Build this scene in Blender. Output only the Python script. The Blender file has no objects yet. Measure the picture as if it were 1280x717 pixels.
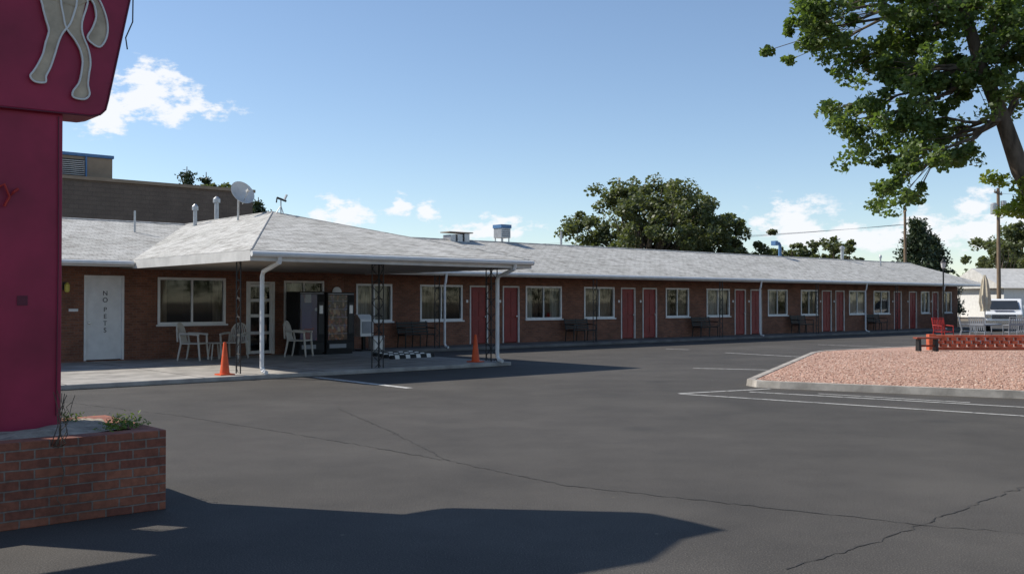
import bpy, math, random
import numpy as np
from mathutils import Vector, Matrix
random.seed(4); RNG=np.random.default_rng(7)
scn=bpy.context.scene
col=scn.collection
ANG=math.atan2(.655,.756)

# ------------------------------------------------------------ materials
def newmat(name):
    m=bpy.data.materials.new(name); m.use_nodes=True
    nt=m.node_tree; b=nt.nodes['Principled BSDF']
    return m,nt,b
def N(nt,t,**kw):
    n=nt.nodes.new(t)
    for k,v in kw.items(): setattr(n,k,v)
    return n
def objco(nt,scale=(1,1,1)):
    tc=N(nt,'ShaderNodeTexCoord'); mp=N(nt,'ShaderNodeMapping')
    mp.inputs['Scale'].default_value=scale
    nt.links.new(tc.outputs['Object'],mp.inputs['Vector']); return mp.outputs['Vector']
def ramp(nt,fac,stops):
    r=N(nt,'ShaderNodeValToRGB'); nt.links.new(fac,r.inputs['Fac'])
    e=r.color_ramp.elements
    while len(e)<len(stops): e.new(.5)
    for i,(p,c) in enumerate(stops):
        e[i].position=p; e[i].color=(c[0],c[1],c[2],1)
    return r.outputs['Color']
def noise(nt,vec,scale,detail=4,rough=.6):
    n=N(nt,'ShaderNodeTexNoise'); n.inputs['Scale'].default_value=scale
    n.inputs['Detail'].default_value=detail; n.inputs['Roughness'].default_value=rough
    nt.links.new(vec,n.inputs['Vector']); return n.outputs['Fac']
def mixc(nt,a,b,fac,mode='MIX'):
    m=N(nt,'ShaderNodeMix',data_type='RGBA',blend_type=mode)
    for s,v in ((0,fac),(6,a),(7,b)):
        if hasattr(v,'links') or hasattr(v,'is_linked'): nt.links.new(v,m.inputs[s])
        else:
            m.inputs[s].default_value = v if s==0 else (v[0],v[1],v[2],1)
    return m.outputs[2]
def bump(nt,b,h,strength,dist):
    n=N(nt,'ShaderNodeBump'); n.inputs['Strength'].default_value=strength; n.inputs['Distance'].default_value=dist
    nt.links.new(h,n.inputs['Height']); nt.links.new(n.outputs['Normal'],b.inputs['Normal'])
def pmat(name,c,rough=.7,var=.12,scale=3,metal=0,bmp=0.0,spec=.4,sc=(1,1,1)):
    m,nt,b=newmat(name); v=objco(nt,sc)
    f=noise(nt,v,scale,4)
    lo=[x*(1-var*1.6) for x in c]; hi=[min(1,x*(1+var)) for x in c]
    nt.links.new(ramp(nt,f,[(.3,lo),(.7,hi)]),b.inputs['Base Color'])
    b.inputs['Roughness'].default_value=rough; b.inputs['Metallic'].default_value=metal
    b.inputs['Specular IOR Level'].default_value=spec
    if bmp: bump(nt,b,noise(nt,v,scale*12,3),bmp,.01)
    return m
def brickmat(name,c1,c2,mortar,w=.2,h=.068,ms=.006,dirt=.35):
    m,nt,b=newmat(name)
    tc=N(nt,'ShaderNodeTexCoord'); s=N(nt,'ShaderNodeSeparateXYZ'); nt.links.new(tc.outputs['Object'],s.inputs[0])
    a=N(nt,'ShaderNodeMath',operation='ADD'); nt.links.new(s.outputs[0],a.inputs[0]); nt.links.new(s.outputs[1],a.inputs[1])
    cb=N(nt,'ShaderNodeCombineXYZ'); nt.links.new(a.outputs[0],cb.inputs[0]); nt.links.new(s.outputs[2],cb.inputs[1])
    wn=N(nt,'ShaderNodeTexNoise'); wn.inputs['Scale'].default_value=6; wn.inputs['Detail'].default_value=2; nt.links.new(tc.outputs['Object'],wn.inputs['Vector'])
    wv=N(nt,'ShaderNodeVectorMath',operation='SCALE'); nt.links.new(wn.outputs['Color'],wv.inputs[0]); wv.inputs['Scale'].default_value=.014
    va=N(nt,'ShaderNodeVectorMath',operation='ADD'); nt.links.new(cb.outputs[0],va.inputs[0]); nt.links.new(wv.outputs[0],va.inputs[1])
    br=N(nt,'ShaderNodeTexBrick'); br.inputs['Scale'].default_value=1
    br.inputs['Brick Width'].default_value=w; br.inputs['Row Height'].default_value=h
    br.inputs['Mortar Size'].default_value=ms; br.inputs['Mortar Smooth'].default_value=.3; br.inputs['Bias'].default_value=-.1
    br.inputs['Color1'].default_value=(*c1,1); br.inputs['Color2'].default_value=(*c2,1); br.inputs['Mortar'].default_value=(*mortar,1)
    nt.links.new(va.outputs[0],br.inputs['Vector'])
    f=noise(nt,tc.outputs['Object'],1.3,5)
    d=ramp(nt,f,[(.3,(1-dirt,)*3),(.65,(1,1,1))])
    f2=noise(nt,tc.outputs['Object'],22,4)
    d2=ramp(nt,f2,[(.25,(.62,.62,.62)),(.7,(1.08,1.08,1.08))])
    c=mixc(nt,br.outputs['Color'],d,1.0,'MULTIPLY'); c=mixc(nt,c,d2,1.0,'MULTIPLY')
    nt.links.new(c,b.inputs['Base Color']); b.inputs['Roughness'].default_value=.85
    inv=N(nt,'ShaderNodeMath',operation='SUBTRACT'); inv.inputs[0].default_value=1; nt.links.new(br.outputs['Fac'],inv.inputs[1])
    ad=N(nt,'ShaderNodeMath',operation='MULTIPLY_ADD'); nt.links.new(f2,ad.inputs[0]); ad.inputs[1].default_value=.5; nt.links.new(inv.outputs[0],ad.inputs[2])
    bump(nt,b,ad.outputs[0],.8,.01)
    return m

M={}
M['brick']=brickmat('brick_wall',(.33,.135,.075),(.21,.085,.05),(.25,.18,.14))
M['brick2']=brickmat('planter_brick',(.44,.15,.08),(.26,.08,.05),(.32,.24,.19),w=.205,h=.072,ms=.007,dirt=.5)
M['white']=pmat('white_paint',(.78,.77,.74),.5,.06,4)
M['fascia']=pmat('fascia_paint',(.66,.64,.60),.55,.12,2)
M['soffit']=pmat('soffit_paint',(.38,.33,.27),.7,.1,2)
M['reddoor']=pmat('red_door_paint',(.25,.026,.02),.5,.14,2.5)
M['iron']=pmat('black_iron',(.02,.02,.02),.5,.2,8)
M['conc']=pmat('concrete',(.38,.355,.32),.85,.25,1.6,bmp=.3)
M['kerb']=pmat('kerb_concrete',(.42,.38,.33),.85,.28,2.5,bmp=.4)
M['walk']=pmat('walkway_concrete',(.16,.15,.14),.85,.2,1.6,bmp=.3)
M['metal']=pmat('galvanised_metal',(.5,.5,.5),.4,.12,5,metal=.6)
M['blue']=pmat('cooler_blue',(.09,.2,.38),.5,.12,5)
M['taupe']=brickmat('taupe_block_wall',(.20,.155,.12),(.175,.135,.105),(.155,.12,.095),w=.4,h=.2,ms=.01,dirt=.2)
M['taupe2']=pmat('tan_panel',(.30,.23,.16),.7,.1,2)
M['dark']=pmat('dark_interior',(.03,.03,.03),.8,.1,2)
M['curtain']=pmat('curtain_fabric',(.50,.46,.40),.9,.25,2,sc=(9,1,.6))
M['curtain2']=pmat('curtain_fabric_tan',(.28,.22,.16),.9,.3,2,sc=(9,1,.6))
M['plastic']=pmat('resin_plastic',(.56,.52,.46),.45,.08,5)
M['orange']=pmat('cone_orange',(.75,.10,.02),.5,.1,5)
M['rubber']=pmat('black_rubber',(.02,.02,.02),.8,.2,6)
M['magenta']=pmat('crimson_paint',(.36,.020,.062),.5,.24,1.1,bmp=.05)
M['magdark']=pmat('crimson_edge',(.12,.012,.03),.5,.1,2)
M['cream']=pmat('horse_cream_paint',(.58,.46,.32),.5,.22,5)
M['neon']=pmat('neon_tube_glass',(.78,.76,.72),.25,.04,3)
M['redplastic']=pmat('red_metal_paint',(.50,.03,.02),.45,.12,4)
M['lattice']=pmat('red_painted_brick',(.55,.12,.055),.75,.25,5,bmp=.3)
M['wood']=pmat('pole_wood',(.24,.17,.11),.85,.25,2,sc=(4,4,.6),bmp=.3)
M['bark']=pmat('tree_bark',(.15,.115,.085),.9,.35,3,sc=(3,3,.8),bmp=.9)
M['soil']=pmat('planter_soil',(.40,.34,.26),.95,.3,6,bmp=.8)
M['carwhite']=pmat('car_white_paint',(.75,.76,.77),.25,.02,2)
M['carglass']=pmat('car_glass',(.03,.035,.04),.08,.1,2,spec=.8)
M['carblue']=pmat('car_blue_stripe',(.04,.10,.35),.3,.05,2)
M['chrome']=pmat('chrome',(.6,.6,.6),.2,.05,2,metal=1)
M['benchwood']=pmat('bench_wood_red',(.28,.07,.04),.7,.2,4)
M['canvas']=pmat('umbrella_canvas',(.55,.48,.36),.9,.12,5)
M['yellow']=pmat('sticker_yellow',(.6,.5,.1),.5,.1,3)

def glassmat():
    m=bpy.data.materials.new('window_glass'); m.use_nodes=True; nt=m.node_tree; nt.nodes.clear()
    o=N(nt,'ShaderNodeOutputMaterial'); t=N(nt,'ShaderNodeBsdfTransparent'); g=N(nt,'ShaderNodeBsdfGlossy')
    t.inputs[0].default_value=(.68,.72,.72,1); g.inputs['Roughness'].default_value=.03; g.inputs[0].default_value=(.9,.9,.9,1)
    lw=N(nt,'ShaderNodeFresnel'); lw.inputs[0].default_value=1.5
    mx=N(nt,'ShaderNodeMixShader'); nt.links.new(lw.outputs[0],mx.inputs[0]); nt.links.new(t.outputs[0],mx.inputs[1]); nt.links.new(g.outputs[0],mx.inputs[2])
    nt.links.new(mx.outputs[0],o.inputs[0]); return m
M['glass']=glassmat()

def asphalt():
    m,nt,b=newmat('asphalt'); v=objco(nt)
    f1=noise(nt,v,.12,5,.6); f2=noise(nt,v,.9,6,.7); f3=noise(nt,v,90,2,.6)
    c=ramp(nt,f1,[(.3,(.062,.057,.051)),(.7,(.092,.084,.076))])
    c=mixc(nt,c,ramp(nt,f2,[(.28,(.78,.78,.78)),(.72,(1.18,1.17,1.15))]),1.0,'MULTIPLY')
    c=mixc(nt,c,ramp(nt,f3,[(.3,(.5,.5,.5)),(.55,(1,1,1)),(.75,(2.1,2.05,2.0))]),1.0,'MULTIPLY')
    f4=noise(nt,v,.35,3,.5)
    c=mixc(nt,c,(.125,.114,.10),ramp(nt,f4,[(.52,(0,0,0)),(.8,(.55,.55,.55))]))
    vo2=N(nt,'ShaderNodeTexVoronoi'); vo2.inputs['Scale'].default_value=.45; nt.links.new(v,vo2.inputs['Vector'])
    c=mixc(nt,c,(.035,.034,.033),ramp(nt,vo2.outputs['Distance'],[(.03,(.5,.5,.5)),(.16,(0,0,0))]))
    vo=N(nt,'ShaderNodeTexVoronoi'); vo.inputs['Scale'].default_value=1.3; nt.links.new(v,vo.inputs['Vector'])
    sp=ramp(nt,vo.outputs['Distance'],[(.012,(.6,.6,.6)),(.026,(0,0,0))])
    c=mixc(nt,c,(.22,.19,.15),sp)
    nt.links.new(c,b.inputs['Base Color']); b.inputs['Roughness'].default_value=.88; b.inputs['Specular IOR Level'].default_value=.3
    bump(nt,b,f3,.6,.006); return m
M['asphalt']=asphalt()
def linemat():
    m,nt,b=newmat('road_marking_paint'); v=objco(nt); f=noise(nt,v,7,6,.75)
    nt.links.new(ramp(nt,f,[(.36,(.12,.12,.11)),(.5,(.52,.51,.48))]),b.inputs['Base Color']); b.inputs['Roughness'].default_value=.8; return m
M['line']=linemat()
M['tar']=pmat('crack_tar',(.056,.052,.048),.9,.3,4)
def gravel():
    m,nt,b=newmat('pink_gravel'); v=objco(nt)
    vo=N(nt,'ShaderNodeTexVoronoi'); vo.inputs['Scale'].default_value=22; nt.links.new(v,vo.inputs['Vector'])
    s=N(nt,'ShaderNodeSeparateColor'); nt.links.new(vo.outputs['Color'],s.inputs[0])
    c=ramp(nt,s.outputs[0],[(0,(.30,.165,.12)),(.5,(.54,.33,.25)),(1,(.64,.45,.36))])
    c=mixc(nt,c,ramp(nt,noise(nt,v,.6,4),[(.3,(.82,.8,.78)),(.7,(1.05,1.02,1))]),1.0,'MULTIPLY')
    nt.links.new(c,b.inputs['Base Color']); b.inputs['Roughness'].default_value=.95
    bump(nt,b,vo.outputs['Distance'],.8,.02); return m
M['gravel']=gravel()
def stonemat():
    m,nt,b=newmat('pink_pebbles'); g=N(nt,'ShaderNodeNewGeometry')
    nt.links.new(ramp(nt,g.outputs['Random Per Island'],[(0,(.28,.155,.115)),(.4,(.52,.32,.24)),(.8,(.61,.41,.32)),(1,(.70,.57,.47))]),b.inputs['Base Color'])
    b.inputs['Roughness'].default_value=.95; return m
M['pebble']=stonemat()
def shingle():
    m,nt,b=newmat('roof_shingles')
    tc=N(nt,'ShaderNodeTexCoord'); uv=N(nt,'ShaderNodeUVMap'); uv.uv_map='slope'
    br=N(nt,'ShaderNodeTexBrick'); br.inputs['Scale'].default_value=1; br.inputs['Brick Width'].default_value=.32; br.inputs['Row Height'].default_value=.145
    br.inputs['Mortar Size'].default_value=.009; br.inputs['Color1'].default_value=(.60,.585,.55,1); br.inputs['Color2'].default_value=(.49,.48,.45,1); br.inputs['Mortar'].default_value=(.22,.21,.20,1)
    nt.links.new(uv.outputs[0],br.inputs['Vector'])
    mp=N(nt,'ShaderNodeMapping'); mp.inputs['Scale'].default_value=(1.5,2.4,1); nt.links.new(uv.outputs[0],mp.inputs['Vector'])
    st=noise(nt,mp.outputs[0],1.3,7,.75)
    c=mixc(nt,br.outputs['Color'],ramp(nt,st,[(.38,(.55,.53,.51)),(.52,(1,1,1))]),1.0,'MULTIPLY')
    f=noise(nt,tc.outputs['Object'],.5,5)
    c=mixc(nt,c,ramp(nt,f,[(.3,(.84,.84,.82)),(.7,(1.08,1.08,1.08))]),1.0,'MULTIPLY')
    nt.links.new(c,b.inputs['Base Color']); b.inputs['Roughness'].default_value=.9
    bump(nt,b,br.outputs['Fac'],-.5,.012); return m
M['shingle']=shingle()
def leafmat(name,stops,tr=.35,scale=.8):
    m=bpy.data.materials.new(name); m.use_nodes=True; nt=m.node_tree; nt.nodes.clear()
    o=N(nt,'ShaderNodeOutputMaterial'); g=N(nt,'ShaderNodeNewGeometry'); tc=N(nt,'ShaderNodeTexCoord')
    f=noise(nt,tc.outputs['Object'],scale,1)
    ad=N(nt,'ShaderNodeMath',operation='MULTIPLY_ADD'); nt.links.new(g.outputs['Random Per Island'],ad.inputs[0]); ad.inputs[1].default_value=.45
    sb=N(nt,'ShaderNodeMath',operation='SUBTRACT'); nt.links.new(f,sb.inputs[0]); sb.inputs[1].default_value=.22; nt.links.new(sb.outputs[0],ad.inputs[2])
    c=ramp(nt,ad.outputs[0],stops)
    p=N(nt,'ShaderNodeBsdfPrincipled'); p.inputs['Roughness'].default_value=.5; p.inputs['Specular IOR Level'].default_value=.35
    t=N(nt,'ShaderNodeBsdfTranslucent'); nt.links.new(c,p.inputs['Base Color'])
    c2=mixc(nt,c,(1.5,1.6,.6),1.0,'MULTIPLY'); nt.links.new(c2,t.inputs[0])
    mx=N(nt,'ShaderNodeMixShader'); mx.inputs[0].default_value=tr
    nt.links.new(p.outputs[0],mx.inputs[1]); nt.links.new(t.outputs[0],mx.inputs[2]); nt.links.new(mx.outputs[0],o.inputs[0]); return m
M['leaf']=leafmat('cottonwood_leaves',[(.1,(.075,.115,.04)),(.5,(.125,.18,.06)),(.9,(.19,.24,.095))],.42)
M['leafy']=leafmat('yellow_green_leaves',[(.1,(.14,.20,.04)),(.9,(.28,.32,.07))],.45)
M['leafd']=leafmat('elm_leaves',[(.1,(.085,.10,.048)),(.5,(.12,.14,.068)),(.9,(.17,.185,.095))],.3,.3)
M['needle']=leafmat('conifer_needles',[(.1,(.035,.055,.03)),(.9,(.07,.095,.045))],.1,.4)
M['weed']=leafmat('weed_leaves',[(.1,(.07,.13,.025)),(.9,(.18,.24,.06))],.3,3)

# ------------------------------------------------------------ mesh builder
class MB:
    def __init__(s): s.v=[];s.f=[];s.m=[];s.ms=[];s.uv={}
    def mi(s,k):
        if k not in s.ms: s.ms.append(k)
        return s.ms.index(k)
    def add(s,vs,fs,k):
        o=len(s.v); s.v+= [tuple(v) for v in vs]; i=s.mi(k)
        for f in fs: s.f.append([o+a for a in f]); s.m.append(i)
    def box(s,x0,x1,y0,y1,z0,z1,k):
        if x0>x1:x0,x1=x1,x0
        if y0>y1:y0,y1=y1,y0
        if z0>z1:z0,z1=z1,z0
        s.add([(x0,y0,z0),(x1,y0,z0),(x1,y1,z0),(x0,y1,z0),(x0,y0,z1),(x1,y0,z1),(x1,y1,z1),(x0,y1,z1)],
              [(0,3,2,1),(4,5,6,7),(0,1,5,4),(1,2,6,5),(2,3,7,6),(3,0,4,7)],k)
    def obox(s,a,b,w,h,k,up=(0,0,1)):
        a=Vector(a);b=Vector(b);d=(b-a).normalized(); u=Vector(up)
        if abs(d.dot(u))>.98:u=Vector((0,1,0))
        x=d.cross(u).normalized()*w/2; y=x.cross(d).normalized()*h/2
        vs=[a-x-y,a+x-y,a+x+y,a-x+y,b-x-y,b+x-y,b+x+y,b-x+y]
        s.add(vs,[(0,1,2,3),(7,6,5,4),(4,5,1,0),(5,6,2,1),(6,7,3,2),(7,4,0,3)],k)
    def poly(s,pts,k): s.add(pts,[tuple(range(len(pts)))],k)
    def prism(s,pts,off,k):
        n=len(pts);off=Vector(off); P=[Vector(p) for p in pts]
        vs=P+[p+off for p in P]
        fs=[tuple(range(n)),tuple(reversed(range(n,2*n)))]+[(i,n+i,n+(i+1)%n,(i+1)%n) for i in range(n)]
        s.add(vs,fs,k)
    def tube(s,pts,r,k,seg=8,cap=True):
        P=[Vector(p) for p in pts]; n=len(P)
        if not hasattr(r,'__len__'): r=[r]*n
        vs=[];fs=[]; ref=None
        for i,p in enumerate(P):
            d=(P[min(i+1,n-1)]-P[max(i-1,0)]).normalized()
            if ref is None: ref=Vector((0,0,1)) if abs(d.z)<.9 else Vector((1,0,0))
            x=(ref-d*ref.dot(d)).normalized(); ref=x; y=d.cross(x)
            for j in range(seg):
                a=2*math.pi*j/seg; vs.append(p+(x*math.cos(a)+y*math.sin(a))*r[i])
        for i in range(n-1):
            for j in range(seg):
                a=i*seg+j;b=i*seg+(j+1)%seg; fs.append((a,b,b+seg,a+seg))
        if cap: fs.append(tuple(reversed(range(seg)))); fs.append(tuple(range((n-1)*seg,n*seg)))
        s.add(vs,fs,k)
    def lathe(s,prof,k,c=(0,0,0),seg=20,axis=(0,0,1)):
        q=Vector((0,0,1)).rotation_difference(Vector(axis)); vs=[];fs=[]
        for (r,z) in prof:
            for j in range(seg):
                a=2*math.pi*j/seg; vs.append(Vector(c)+q@Vector((r*math.cos(a),r*math.sin(a),z)))
        for i in range(len(prof)-1):
            for j in range(seg):
                a=i*seg+j;b=i*seg+(j+1)%seg; fs.append((a,b,b+seg,a+seg))
        s.add(vs,fs,k)
    def done(s,name,parent=None,bevel=0,smooth=False,loc=None,rotz=0,fix=False):
        me=bpy.data.meshes.new(name); me.from_pydata(s.v,[],s.f)
        for k in s.ms: me.materials.append(M[k])
        me.polygons.foreach_set('material_index',s.m)
        if smooth: me.polygons.foreach_set('use_smooth',[True]*len(s.f))
        me.update(); o=bpy.data.objects.new(name,me); col.objects.link(o)
        if fix:
            import bmesh
            bm=bmesh.new();bm.from_mesh(me);bmesh.ops.recalc_face_normals(bm,faces=bm.faces);bm.to_mesh(me);bm.free()
        if parent: o.parent=parent
        if loc: o.location=loc
        o.rotation_euler[2]=rotz
        if bevel:
            b=o.modifiers.new('bevel','BEVEL'); b.width=bevel; b.segments=2; b.limit_method='ANGLE'
        if smooth:
            e=o.modifiers.new('es','EDGE_SPLIT'); e.split_angle=math.radians(40)
        return o
def empty(name,loc=(0,0,0),rz=0,parent=None):
    e=bpy.data.objects.new(name,None); e.empty_display_size=.2; col.objects.link(e); e.location=loc; e.rotation_euler[2]=rz
    if parent:e.parent=parent
    return e
def W(s,d,z=0): return (s*.756+d*.655, 37.5+s*.655-d*.756, z)   # motel frame -> world

# ------------------------------------------------------------ ground
M['dirt']=pmat('dry_ground',(.22,.18,.13),.95,.25,.08)
g=MB(); g.poly([(-2500,-2500,-.004),(2500,-2500,-.004),(2500,2500,-.004),(-2500,2500,-.004)],'dirt'); g.done('ground')
a=MB(); a.poly([(-70,-30,0),(110,-30,0),(110,85,0),(-70,85,0)],'asphalt'); a.done('parking_lot_pavement')
mk=MB()
def stripe(p,q,w=.11,z=.004):
    p=Vector((*p,z));q=Vector((*q,z)); d=(q-p).normalized(); n=Vector((-d.y,d.x,0))*w/2
    mk.poly([p-n,q-n,q+n,p+n],'line')
stripe(W(-13.45,8.95)[:2],W(-13.5,12.6)[:2],.17)
stripe((3.0,17.95),(8.9,13.3),.09); stripe((4.35,18.35),(9.5,14.6),.09); stripe((3.0,18.02),(4.9,19.0),.09)
stripe((4.5,24.9),(6.9,24.0)); stripe((6.9,32.4),(8.7,29.9)); stripe((5.4,35.1),(6.1,34.5)); stripe((11.8,38.6),(14.0,36.2))
stripe((5.5,18.0),(7.5,16.4),.07)
mk.done('parking_markings')
ck=MB()
def crack(pts,w=.02):
    P=[]
    for i in range(len(pts)-1):
        p=Vector(pts[i]);q=Vector(pts[i+1]); n=max(2,int((q-p).length/.07))
        for j in range(n): 
            t=j/n; P.append(p.lerp(q,t)+Vector((random.gauss(0,.012),random.gauss(0,.018))))
    P.append(Vector(pts[-1]))
    L=[];R=[]
    for i,p in enumerate(P):
        d=(P[min(i+1,len(P)-1)]-P[max(i-1,0)]).normalized(); n=Vector((-d.y,d.x))*w*random.uniform(.1,.6)
        L.append((p.x+n.x,p.y+n.y,.004)); R.append((p.x-n.x,p.y-n.y,.004))
    vs=L+R;n=len(P); ck.add(vs,[(i,n+i,n+i+1,i+1) for i in range(n-1)],'tar')
crack([(-4.7,14.4),(-2.6,12.4),(-.65,10.4),(.5,9.0),(3.1,7.4)],.022)
crack([(-2.7,15.5),(-1.6,12.9),(-.65,10.4)],.016)
crack([(1.7,6.2),(2.6,7.0),(4.5,8.9),(6,9.7)],.020)
crack([(3.1,7.4),(4.2,6.9)],.014)
crack([(-8,17),(-4.7,14.4)],.02)
crack([(6,9.7),(9,12)],.016)
ck.done('pavement_cracks')

# ------------------------------------------------------------ motel
mot=empty('brick_motel',(0,37.5,0),ANG)
def win(mb_frame,mb_glass,mb_cur,s0,s1,z0,z1,d,mull=2,cur='curtain',curfrac=(0,1)):
    f=.07
    y0=-d-.02; y1=-d+.09
    mb_frame.box(s0,s1,y0,y1,z1-f,z1,'white'); mb_frame.box(s0,s1,y0,y1,z0,z0+f,'white')
    mb_frame.box(s0,s0+f,y0,y1,z0+f,z1-f,'white'); mb_frame.box(s1-f,s1,y0,y1,z0+f,z1-f,'white')
    mb_frame.box(s0-.05,s1+.05,y0-.05,y0,z0-.04,z0+.01,'white')
    for i in range(1,mull):
        x=s0+(s1-s0)*i/mull; mb_frame.box(x-.025,x+.025,y0+.02,y1-.01,z0+f,z1-f,'white')
    mb_glass.poly([(s0+f,-d+.04,z0+f),(s1-f,-d+.04,z0+f),(s1-f,-d+.04,z1-f),(s0+f,-d+.04,z1-f)],'glass')
    for (a,b) in ([curfrac] if not isinstance(curfrac,list) else curfrac):
        xa=s0+(s1-s0)*a; xb=s0+(s1-s0)*b; n=max(6,int((xb-xa)/.05)); vs=[]
        for i in range(n+1):
            x=xa+(xb-xa)*i/n; y=-d+.17+.02*math.sin(i*1.9)
            vs+=[(x,y,z0),(x,y,z1)]
        mb_cur.add(vs,[(2*i,2*i+2,2*i+3,2*i+1) for i in range(n)],cur)
fr=MB();gl=MB();cu=MB();dr=MB()
def door(s0,s1,d,k='reddoor',z0=.12,z1=2.24):
    f=.06; y0=-d-.02
    kk='white' if k!='reddoor' else 'fascia'
    fr.box(s0,s0+f,y0,-d+.09,z0,z1,kk); fr.box(s1-f,s1,y0,-d+.09,z0,z1,kk)
    fr.box(s0+f,s1-f,y0,-d+.09,z1-f,z1,kk)
    dr.box(s0+f,s1-f,-d+.04,-d+.085,z0+.02,z1-f,k)
    w=s1-s0-2*f
    for (a,b,c,e) in ((.12,.46,.12,.42),(.54,.88,.12,.42),(.12,.46,.48,.92),(.54,.88,.48,.92)):
        if k=='white': continue
        h=z1-z0-f; xa=s0+f+w*a; xb=s0+f+w*b; za=z0+h*c; zb=z0+h*e
        dr.box(xa,xb,-d+.028,-d+.0401,za,zb,k)
    dr.lathe([(0,-.03),(.03,-.025),(.033,0),(.012,.015),(.012,.04)],'chrome',((s0+f+.07) if k=='white' else (s1-f-.07),-d+.0,z0+.98),10,(0,1,0))
def wall(mb,s0,s1,d,ops,z0=0,z1=2.62,th=.2,k='brick'):
    xs=sorted(set([s0,s1]+[o[0] for o in ops]+[o[1] for o in ops]))
    for i in range(len(xs)-1):
        a,b=xs[i],xs[i+1]; o=[q for q in ops if q[0]<=a+1e-6 and q[1]>=b-1e-6]
        if o:
            q=o[0]
            if q[2]>z0: mb.box(a,b,-d,-d+th,z0,q[2],k)
            mb.box(a,b,-d,-d+th,q[3],z1,k)
        else: mb.box(a,b,-d,-d+th,z0,z1,k)
wl=MB()
OD=1.5
ow=[(-14.04,-12.08,1.02,2.32),(-10.25,-8.9,.98,2.28)]
od=[(-15.97,-14.94,.12,2.34),(-11.45,-10.55,.12,2.24)]
wall(wl,-24,-8.19,OD,ow+od)
wd=[(-6.82,-5.39),(-4.23,-2.36),(.68,2.57),(3.81,5.57),(8.79,10.36),(11.6,13.3),(16.3,17.93),(19.1,20.6),(23.6,25.3),(26.1,27.8),(31.4,32.4),(34.0,35.2)]
dd=[(-2.03,-1.17),(-.47,.36),(5.96,6.84),(7.29,8.21),(13.67,14.53),(14.9,15.8),(21.0,21.9),(22.27,23.15),(28.3,29.15),(30.0,30.9),(32.75,33.5)]
wops=[(a,b,.98,2.25) for a,b in wd]; dops=[(a,b,.12,2.24) for a,b in dd]
wall(wl,-8.19,36,0,wops+dops)
wl.box(-8.39,-8.19,-1.3,-.2,0,2.62,'brick')
wl.box(35.8,36,.2,7.8,0,2.62,'brick'); wl.box(-24,-23.8,-1.3,7.8,0,2.62,'brick')
wl.box(-23.8,35.8,7.6,7.8,0,2.62,'brick')
wl.done('walls',mot)
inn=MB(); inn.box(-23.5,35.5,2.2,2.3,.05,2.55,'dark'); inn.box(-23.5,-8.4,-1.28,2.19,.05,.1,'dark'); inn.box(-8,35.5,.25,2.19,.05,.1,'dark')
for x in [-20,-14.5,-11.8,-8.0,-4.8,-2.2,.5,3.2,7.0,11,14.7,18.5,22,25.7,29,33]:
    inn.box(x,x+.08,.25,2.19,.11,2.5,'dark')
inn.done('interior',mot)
win(fr,gl,cu,*ow[0],OD,2,'curtain2',[(.0,.16),(.84,1)])
win(fr,gl,cu,*ow[1],OD,2,'curtain',(0,.45))
cks=['curtain','curtain2','curtain','curtain2','curtain2','curtain','curtain','curtain2','curtain','curtain2','curtain','curtain']
for i,o in enumerate(wops):
    cf=[(0,1),(0,.5),[(0,.25),(.75,1)],(0,1),[(0,.3),(.62,1)]][i%5]
    win(fr,gl,cu,*o,0,2,cks[i],cf)
door(*od[0][:2],OD,'white',.12,2.34); 
for o in dops: door(o[0],o[1],0)
s0,s1=od[1][:2]
fr.box(s0,s0+.06,-OD-.02,-OD+.09,.12,2.24,'white');fr.box(s1-.06,s1,-OD-.02,-OD+.09,.12,2.24,'white');fr.box(s0+.06,s1-.06,-OD-.02,-OD+.09,2.18,2.24,'white')
fr.box(s0+.06,s0+.15,-OD+.02,-OD+.06,.14,2.18,'white');fr.box(s1-.15,s1-.06,-OD+.02,-OD+.06,.14,2.18,'white')
for z in (.14,.7,1.2,1.65,2.08): fr.box(s0+.15,s1-.15,-OD+.02,-OD+.06,z,z+.09,'white')
fr.box((s0+s1)/2-.02,(s0+s1)/2+.02,-OD+.025,-OD+.055,.79,2.08,'white')
gl.poly([(s0+.15,-OD+.04,.2),(s1-.15,-OD+.04,.2),(s1-.15,-OD+.04,2.1),(s0+.15,-OD+.04,2.1)],'glass')
fr.done('window_and_door_frames',mot,.006); gl.done('window_glass',mot); cu.done('curtains',mot); dr.done('doors',mot,.006)
for i,ch in enumerate('NOPETS'):
    t=bpy.data.curves.new('letter','FONT'); t.body=ch; t.size=.17; t.extrude=.003; t.align_x='CENTER'
    to=bpy.data.objects.new('door_letter',t); col.objects.link(to); to.parent=mot
    to.location=(-15.42,-OD+.034,1.82-i*.18-(.07 if i>1 else 0)); to.rotation_euler=(math.pi/2,0,0); t.materials.append(M['iron'])
def roofmesh(name,faces,parent):
    me=bpy.data.meshes.new(name); vs=[];fs=[];uvs=[]
    for f in faces:
        P=[Vector(p) for p in f]; n=(P[1]-P[0]).cross(P[2]-P[0]).normalized()
        if n.z<0: P.reverse(); n=-n
        e=Vector((0,0,1)).cross(n).normalized(); up=n.cross(e)
        o=len(vs); vs+=P; fs.append(list(range(o,o+len(P)))); uvs+=[(p.dot(e),p.dot(up)) for p in P]
    me.from_pydata([tuple(v) for v in vs],[],fs); l=me.uv_layers.new(name='slope')
    for i,u in enumerate(uvs): l.data[i].uv=u
    me.materials.append(M['shingle']); o=bpy.data.objects.new(name,me); col.objects.link(o); o.parent=parent; return o
EZ=2.70; RZ=4.12
def q(s,d,z): return (s,-d,z)
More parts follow.
